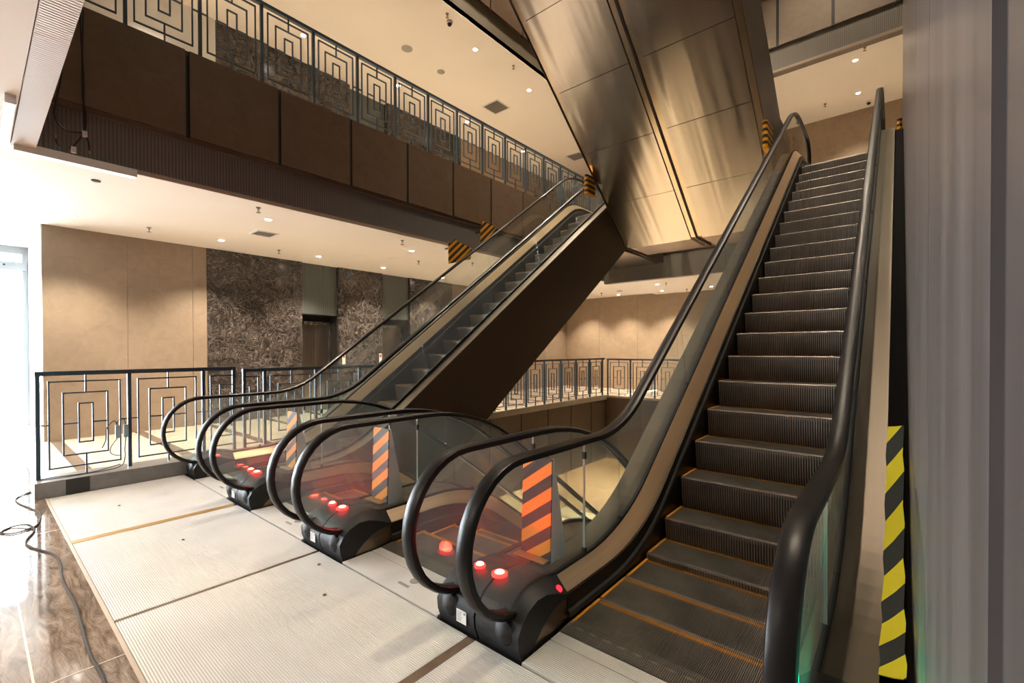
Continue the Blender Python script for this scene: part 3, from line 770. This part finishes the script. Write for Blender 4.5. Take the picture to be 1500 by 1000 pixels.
# rating labels on covers of the left-hand newel of each pair
for i, (x, lb) in enumerate(((XC[0],'small white printed label on the farthest newel cover'),(XC[1],'small white printed label on the newel cover of the middle pair'),(XC[2],'small white printed label on the newel cover of the nearest pair'))):
    r = empty('rating_label', (x+.70,1.629,.075), lb, 'label', 'white rating labels')
    MB().box(-.036,.036,-.002,.001,-.033,.033).obj('sheet', M['white'], r)
    p = MB()
    for k in range(6): p.box(-.030,.005-.004*(k % 3),-.0032,-.0018,.022-.009*k,.0245-.009*k)
    p.box(.018,.028,-.0032,-.0018,.015,.027)
    p.obj('printing', M['grey_ink'], r)

# ------------------------------------------------------------------ ceiling fittings
def spot(x, y, z, e, cone=100, blend=.6, col=(1,.84,.65), r=.05, tgt=None):
    l = bpy.data.lights.new('downlight_beam', 'SPOT'); l.energy = e; l.color = col; l.spot_size = math.radians(cone); l.spot_blend = blend; l.shadow_soft_size = r
    o = bpy.data.objects.new('downlight_beam', l); COL.objects.link(o); o.location = (x,y,z)
    if tgt: o.rotation_euler = (Vector(tgt)-Vector((x,y,z))).to_track_quat('-Z','Y').to_euler()
    return o
def downlight(x, y, z, label, group, e=120, cone=105, blend=.7, col=(1,.84,.65)):
    r = empty('downlight', (x,y,z), label, 'downlight', group)
    MB().lathe([(.05,0),(.068,0),(.068,-.006),(.05,-.008)], (0,0,0), 20).obj('trim_ring', M['white'], r, True)
    MB().lathe([(0,-.001),(.05,-.001),(.045,-.011),(0,-.013)], (0,0,0), 20).obj('lens', M['lamp'], r)
    spot(x,y,z-.03,e,cone,blend,col)
    return r
LW = 'downlights in the lower left ceiling'
for x, y, lb, e in [(-9.55,1.02,'recessed downlight nearest the bright window corner of the lower ceiling',200),(-9.55,3.02,'recessed downlight in front of the seam of brown and dark stone',200),
        (-9.6,4.9,'recessed downlight before the dark stone left of the lift recess',200),(-9.7,6.6,'recessed downlight before the second dark stone pier',200),(-9.8,8.6,'recessed downlight before the third dark stone pier',200),
        (-7.49,3.02,'recessed downlight near the square vent, close to the void edge',110),(-7.63,5.87,'recessed downlight left of the lower striped hazard guard',110),(-7.6,8.8,'recessed downlight seen through the left escalator glass',110)]:
    downlight(x,y,ZC,lb,LW,e)
FW = 'downlights before the far wall'
for k, x in enumerate((-9.3,-7.7,-6.1,-4.5,-2.9,-1.3)):
    downlight(x,15.1,ZC-.05,['recessed downlight in the far corner of the lower ceiling','second far downlight washing the back wall','third far downlight washing the back wall','fourth far downlight washing the back wall','fifth far downlight washing the back wall','far downlight hidden behind the nearest rising escalator'][k],FW,150)
for x, y, lb in [(-5.6,13.5,'far recessed downlight close to the dark ribbed beam'),(-8.0,13.0,'far recessed downlight beyond the left escalator side panel')]:
    downlight(x,y,ZC-.05,lb,FW,110)
UW = 'downlights in the upper ceiling'
for x, y, lb in [(-7.16,7.27,'bright recessed downlight in the upper ceiling, next to the round speaker'),(-7.23,9.29,'bright recessed downlight in the upper ceiling, next to the grilled vent'),(-7.3,5.0,'bright recessed downlight glimpsed over the upper railing'),
        (-9.6,2.2,'recessed downlight over the white upper wall'),(-9.6,4.6,'recessed downlight over the upper dark stone wall'),(-9.6,7.0,'recessed downlight over the upper grey panel'),(-9.6,9.4,'recessed downlight over the farther upper dark stone'),(-9.6,12,'recessed downlight over the far upper brown wall')]:
    downlight(x,y,ZC2,lb,UW,210)
RW = 'downlights above the top of the nearest escalator'
for x, y, lb in [(-.77,13.2,'recessed downlight above the nearest escalator top, nearer the beam'),(-.81,14.93,'recessed downlight above the nearest escalator top, nearer the wall'),(-2.6,14.6,'recessed downlight behind the steel underside'),(1.2,14.6,'recessed downlight behind the grey wall edge')]:
    downlight(x,y,ZC2,lb,RW,110)
def sprinkler(x, y, z, lb, g):
    b = MB(); b.lathe([(0,.02),(.035,.02),(.03,-.012),(.012,-.016),(.010,-.04),(0,-.042)], (x,y,z), 14)
    b.box(x-.018,x-.014,y-.003,y+.003,z-.075,z-.03); b.box(x+.014,x+.018,y-.003,y+.003,z-.075,z-.03)
    b.lathe([(0,-.072),(.03,-.072),(.03,-.076),(0,-.078)], (x,y,z), 14)
    tag(b.obj('ceiling_sprinkler', M['chrome'], None, True), lb, 'sprinkler', g)
SG = 'ceiling sprinklers'
for x, y, z, lb in [(-9.47,1.94,ZC,'sprinkler on the lower ceiling above the brown wall seam'),(-6.98,2.68,ZC,'sprinkler on the lower ceiling close to the ribbed band edge'),(-9.6,4.07,ZC,'sprinkler on the lower ceiling beside the smoke detector'),
        (-7.05,5.21,ZC,'sprinkler on the lower ceiling left of the striped guard'),(-8.38,6.64,ZC,'sprinkler on the lower ceiling just above the left handrail'),(-7.6,7.6,ZC,'sprinkler on the lower ceiling seen through the left escalator glass'),
        (-5.28,13.4,ZC-.05,'sprinkler on the far lower ceiling by the ribbed beam'),(-5.3,15.2,ZC-.05,'sprinkler on the far lower ceiling near the back wall'),(-8.0,14.4,ZC-.05,'sprinkler on the far lower ceiling beside the side panel'),
        (-6.89,8.26,ZC2,'sprinkler on the upper ceiling midway between two downlights'),(-6.83,6.15,ZC2,'sprinkler on the upper ceiling beside the dome camera'),
        (-.58,12.78,ZC2,'sprinkler above the nearest escalator top close to the beam'),(-1.53,15.01,ZC2,'sprinkler above the nearest escalator top close to the newel')]:
    sprinkler(x,y,z,lb,SG)
def disc(x, y, z, r, m, name, lb, cat, g=None):
    b = MB(); b.lathe([(0,0),(r,0),(r,-.008),(r*.92,-.012),(0,-.012)], (x,y,z), 24); tag(b.obj(name, m, None, True), lb, cat, g)
disc(-8.29,6.28,ZC2,.12,M['greyp'],'ceiling_speaker','round grey speaker in the upper ceiling, larger one near the dome camera','speaker','round ceiling speakers')
disc(-8.36,7.32,ZC2,.09,M['greyp'],'ceiling_speaker','smaller round grey speaker in the upper ceiling','speaker','round ceiling speakers')
disc(-9.75,5.0,ZC,.05,M['white'],'smoke_detector','small white detector on the lower ceiling before the dark stone','detector')
disc(-8.9,5.4,ZC,.11,M['ceil'],'ceiling_speaker','round cream speaker in the lower ceiling near the dark stone','speaker','round ceiling speakers')
disc(-8.6,6.1,ZC,.11,M['ceil'],'ceiling_speaker','round cream speaker in the lower ceiling near the left handrail','speaker','round ceiling speakers')
disc(-7.35,1.0,ZC,.045,M['black'],'ceiling_opening','small dark round hole in the lower ceiling near the linear light','hole')
disc(-7.2,14.2,ZC-.05,.10,M['greyp'],'ceiling_speaker','round speaker in the far lower ceiling beyond the ribbed beam','speaker','round ceiling speakers')
def dome(x, y, z, lb):
    r = empty('ceiling_camera', (x,y,z), lb, 'camera', 'dome cameras')
    MB().lathe([(0,.02),(.06,.02),(.06,-.04),(.05,-.05),(0,-.05)], (0,0,0), 20).obj('housing', M['white'], r, True)
    MB().lathe([(0,-.10),(.02,-.098),(.036,-.085),(.043,-.065),(.044,-.05),(0,-.05)], (0,0,0), 20).obj('dome', M['black'], r, True)
dome(-6.95,6.32,ZC2,'dome camera on the upper ceiling beside a sprinkler')
dome(-.62,15.6,ZC2,'dome camera above the nearest escalator top, near the back wall')
def vent(x, y, z, s, lb):
    r = empty('air_vent', (x,y,z), lb, 'air vent', 'ceiling vents')
    f = MB(); h = s/2
    for a in ((-h,h,-h,-h+.03),(-h,h,h-.03,h),(-h,-h+.03,-h+.03,h-.03),(h-.03,h,-h+.03,h-.03)): f.box(*a,-.012,0)
    f.obj('frame', M['white'], r)
    MB().box(-h+.03,h-.03,-h+.03,h-.03,-.002,0).obj('backing', M['joint'], r)
    sl = MB(); n = int((s-.06)/.035)
    for k in range(n): sl.box(-h+.03,h-.03,-h+.035+k*.035,-h+.045+k*.035,-.014,-.003)
    sl.obj('louvre', M['greyp'], r)
vent(-8.42,9.35,ZC2,.55,'square grilled vent in the upper ceiling near a downlight'); vent(-8.45,13.5,ZC2,.55,'square grilled vent in the upper ceiling beside the steel underside')
vent(-8.46,3.34,ZC,.36,'square vent in the lower ceiling above the dark stone pier')
# linear lights at the corner of the lower ceiling
def linear(name, lb, x0, x1, y0, y1):
    cx, cy = (x0+x1)/2, (y0+y1)/2
    r = empty(name, (cx,cy,ZC), lb, 'linear light', 'linear lights at the ceiling corner')
    MB().box(x0-cx,x1-cx,y0-cy,y1-cy,-.075,.01).obj('housing', M['white'], r)
    MB().box(x0-cx+.008,x1-cx-.008,y0-cy+.008,y1-cy-.008,-.078,-.075).obj('lens', M['lamp_cool'], r)
linear('ceiling_linear_light','short white linear light crossing the ceiling corner',-6.62,-5.4,.20,.262)
linear('ceiling_linear_light','long white linear light along the ceiling edge by the void',-6.69,-6.60,.30,1.25)

# ------------------------------------------------------------------ cables and small things
def smooth_path(p, n=6):
    P = [Vector(q) for q in p]; out = []
    for i in range(len(P)-1):
        a = P[max(i-1,0)]; b = P[i]; c = P[i+1]; d = P[min(i+2,len(P)-1)]
        for k in range(n):
            t = k/n; out.append(.5*((2*b)+(c-a)*t+(2*a-5*b+4*c-d)*t*t+(3*b-a-3*c+d)*t**3))
    out.append(P[-1]); return out
fc = [(-6.84,.41),(-6.68,.30),(-6.44,.29),(-5.97,.385),(-5.76,.395),(-5.51,.36),(-5.42,.31),(-5.38,.21),(-5.48,.15),(-5.59,.22),(-5.51,.30),(-5.34,.33),(-5.09,.27),(-4.91,.28),(-4.62,.37),(-4.35,.39),(-4.04,.37),(-3.58,.38),(-3.28,.37),(-2.93,.36),(-2.63,.37),(-1.9,.33)]
tag(MB().tube(smooth_path([(x,y,.007+(.011 if i == 10 else 0)) for i,(x,y) in enumerate(fc)]), .0065, 8).obj('floor_cable', M['gcable'], None, True), 'grey cable looping over the brown marble beside the pale plates', 'cable')
r = empty('hanging_cable', (-6.5,.8,4.12), 'black cables hanging from the balcony corner with loose yellow wire ends', 'cable')
X5 = -6.5
def hc(p, rad=.008): return MB().tube(smooth_path([(0,y-.8,z-4.12) for y, z in p]), rad, 7)
hc([(.80,5.0),(.79,4.4),(.79,4.12),(.81,3.95),(.80,3.76),(.72,3.58),(.66,3.535),(.60,3.545),(.585,3.60)]).obj('wire', M['cable'], r, True)
hc([(.77,5.0),(.80,4.3),(.795,4.0),(.80,3.76),(.83,3.64),(.835,3.56)]).obj('wire', M['cable'], r, True)
hc([(.70,5.0),(.63,4.25),(.58,3.92),(.59,3.78),(.66,3.71),(.73,3.715),(.80,3.735)]).obj('wire', M['cable'], r, True)
hc([(.585,3.60),(.583,3.64)], .006).obj('wire_end', M['copper'], r)
hc([(.835,3.56),(.838,3.53)], .006).obj('wire_end', M['copper'], r)
MB().box(-.015,.015,-.02,.02,-.43,-.37).obj('connector', M['white'], r)
MB().box(-.012,.012,-.085-.02,-.085+.02,-.62,-.56).obj('connector', M['white'], r)
r = empty('led_driver', (XR+.045,1.05,.57), 'two pale blue driver boxes tied to the railing with dangling wires', 'driver box')
MB().box(-.02,.02,-.02,.02,-.07,.07).obj('driver_box', M['drv'], r)
MB().box(-.02,.02,.05,.09,-.07,.07).obj('driver_box', M['drv'], r)
def wr(p): MB().tube(smooth_path([(x,y,z) for x,y,z in p]), .0045, 6).obj('wire', M['cable'], r, True)
wr([(0,0,.07),(0,-.03,.12),(0,-.09,.05),(0,-.10,-.08),(0,-.13,-.16)]); wr([(0,.07,.07),(0,.05,.14),(0,.0,.11),(0,0,.07)])
wr([(0,0,-.07),(0,-.06,-.17),(0,-.05,-.24),(0,.03,-.27)]); wr([(0,.07,-.07),(0,.06,-.2),(0,.06,-.30),(.02,.0,-.39),(.05,-.3,-.403),(.04,-.55,-.403),(.0,-.62,-.403),(-.02,-.5,-.403),(.0,-.2,-.403),(.01,.02,-.36)])
for y, lb in ((5.98,'small white and red call sign on the dark pier left of the second lift'),(7.03,'small white and red call sign at the right edge of the same dark pier')):
    r = empty('wall_sign', (XWL+.012,y,1.28), lb, 'sign', 'lift call signs')
    MB().box(0,.008,-.04,.04,-.16,.10).obj('plate', M['white'], r); MB().box(.008,.0095,-.025,.025,.0,.07).obj('red_mark', M['red_paint'], r)
for i, (x, y, lb) in enumerate([(-4.2,1.05,'small dark crumb of debris on the plate right of the brass strip'),(-3.0,1.52,'small crumb of debris by the middle newel pair'),(-2.6,1.35,'lone chip of debris on the broad near plate'),(-5.6,.9,'small dark crumb of debris on the plate by the curb')]):
    b = MB(); b.lathe([(0,0),(.012,0),(.009,.006),(0,.008)], (x,y,0), 6); tag(b.obj('debris_chip', M['dirt_strip']), lb, 'debris', 'debris chips on the plates')

# ------------------------------------------------------------------ light
# unseen roof lamps, added to light the void from above
for x, y, z, e in ((-3.2,2.2,12.4,1300),(-.9,4.2,12.4,1000),(-5.6,4.5,12.4,800),(-3.2,9.4,12.4,700),(-1.3,10.4,12.4,330),(-5.8,8.5,12.4,800)):
    r = empty('downlight', (x,y,12.6), 'unseen roof lamp added to light the escalators', 'downlight', 'added roof lamps over the void')
    MB().lathe([(.06,0),(.09,0),(.09,-.01),(.06,-.012)], (0,0,0), 20).obj('trim_ring', M['white'], r, True)
    MB().lathe([(0,-.001),(.06,-.001),(.06,-.006),(0,-.006)], (0,0,0), 20).obj('lens', M['lamp'], r)
    spot(x,y,z+.15,e,85,.6,(1,.84,.64),.08)
for x, y in ((-9.0,13.5),(-6.0,14.6),(-3,14.6),(-9.2,9),(-8.8,5),(-4,9)):
    spot(x,y,-1.75,560,130,.6,(1,.84,.58),.06)
for x in (-8.5,-5.5,-2.5):  # unseen spots added behind the camera to light risers and newel fronts
    spot(x,-2.6,ZC-.05,250,130,.7,(1,.86,.68),.06)
w = bpy.data.worlds.new('World'); sc.world = w; w.use_nodes = True
bg = w.node_tree.nodes['Background']; bg.inputs['Color'].default_value = (.86,.93,1,1); bg.inputs['Strength'].default_value = 15
pl = bpy.data.lights.new('facade_portal', 'AREA'); pl.shape = 'RECTANGLE'; pl.size = 7.7; pl.size_y = 3.3; pl.cycles.is_portal = True
po = bpy.data.objects.new('facade_portal', pl); COL.objects.link(po); po.location = (-13.28,-3.1,1.7); po.rotation_euler = (0,-PI/2,0)
po.rotation_euler = Vector((1,0,0)).to_track_quat('-Z','Y').to_euler()

# ------------------------------------------------------------------ camera
yaw, f, sy, pitch, roll = .7003, 670.618, 19.2249, -.0092, -.0031
cam = bpy.data.cameras.new('camera'); co = bpy.data.objects.new('camera', cam); COL.objects.link(co)
cam.sensor_fit = 'HORIZONTAL'; cam.sensor_width = 36; cam.lens = 36*f/1500; cam.shift_y = sy/1500; cam.clip_start = .01; cam.clip_end = 200
F0 = Vector((-math.sin(yaw), math.cos(yaw), 0)); R0 = Vector((math.cos(yaw), math.sin(yaw), 0)); U0 = Vector((0,0,1))
Fw = F0*math.cos(pitch)+U0*math.sin(pitch); Uw = U0*math.cos(pitch)-F0*math.sin(pitch)
Rw = R0*math.cos(roll)+Uw*math.sin(roll); Uw = Uw*math.cos(roll)-R0*math.sin(roll)
from mathutils import Matrix
mt = Matrix((Rw, Uw, -Fw)).transposed().to_4x4(); mt.translation = Vector((0,0,1.45)); co.matrix_world = mt
sc.camera = co
vs = sc.view_settings; vs.view_transform = 'Standard'; vs.look = 'None'; vs.gamma = 1; vs.exposure = 1.5
sc.cycles.max_bounces = 10; sc.cycles.diffuse_bounces = 5; sc.cycles.glossy_bounces = 5; sc.cycles.transparent_max_bounces = 32
sc.cycles.sample_clamp_indirect = 6; sc.cycles.caustics_reflective = False; sc.cycles.caustics_refractive = False
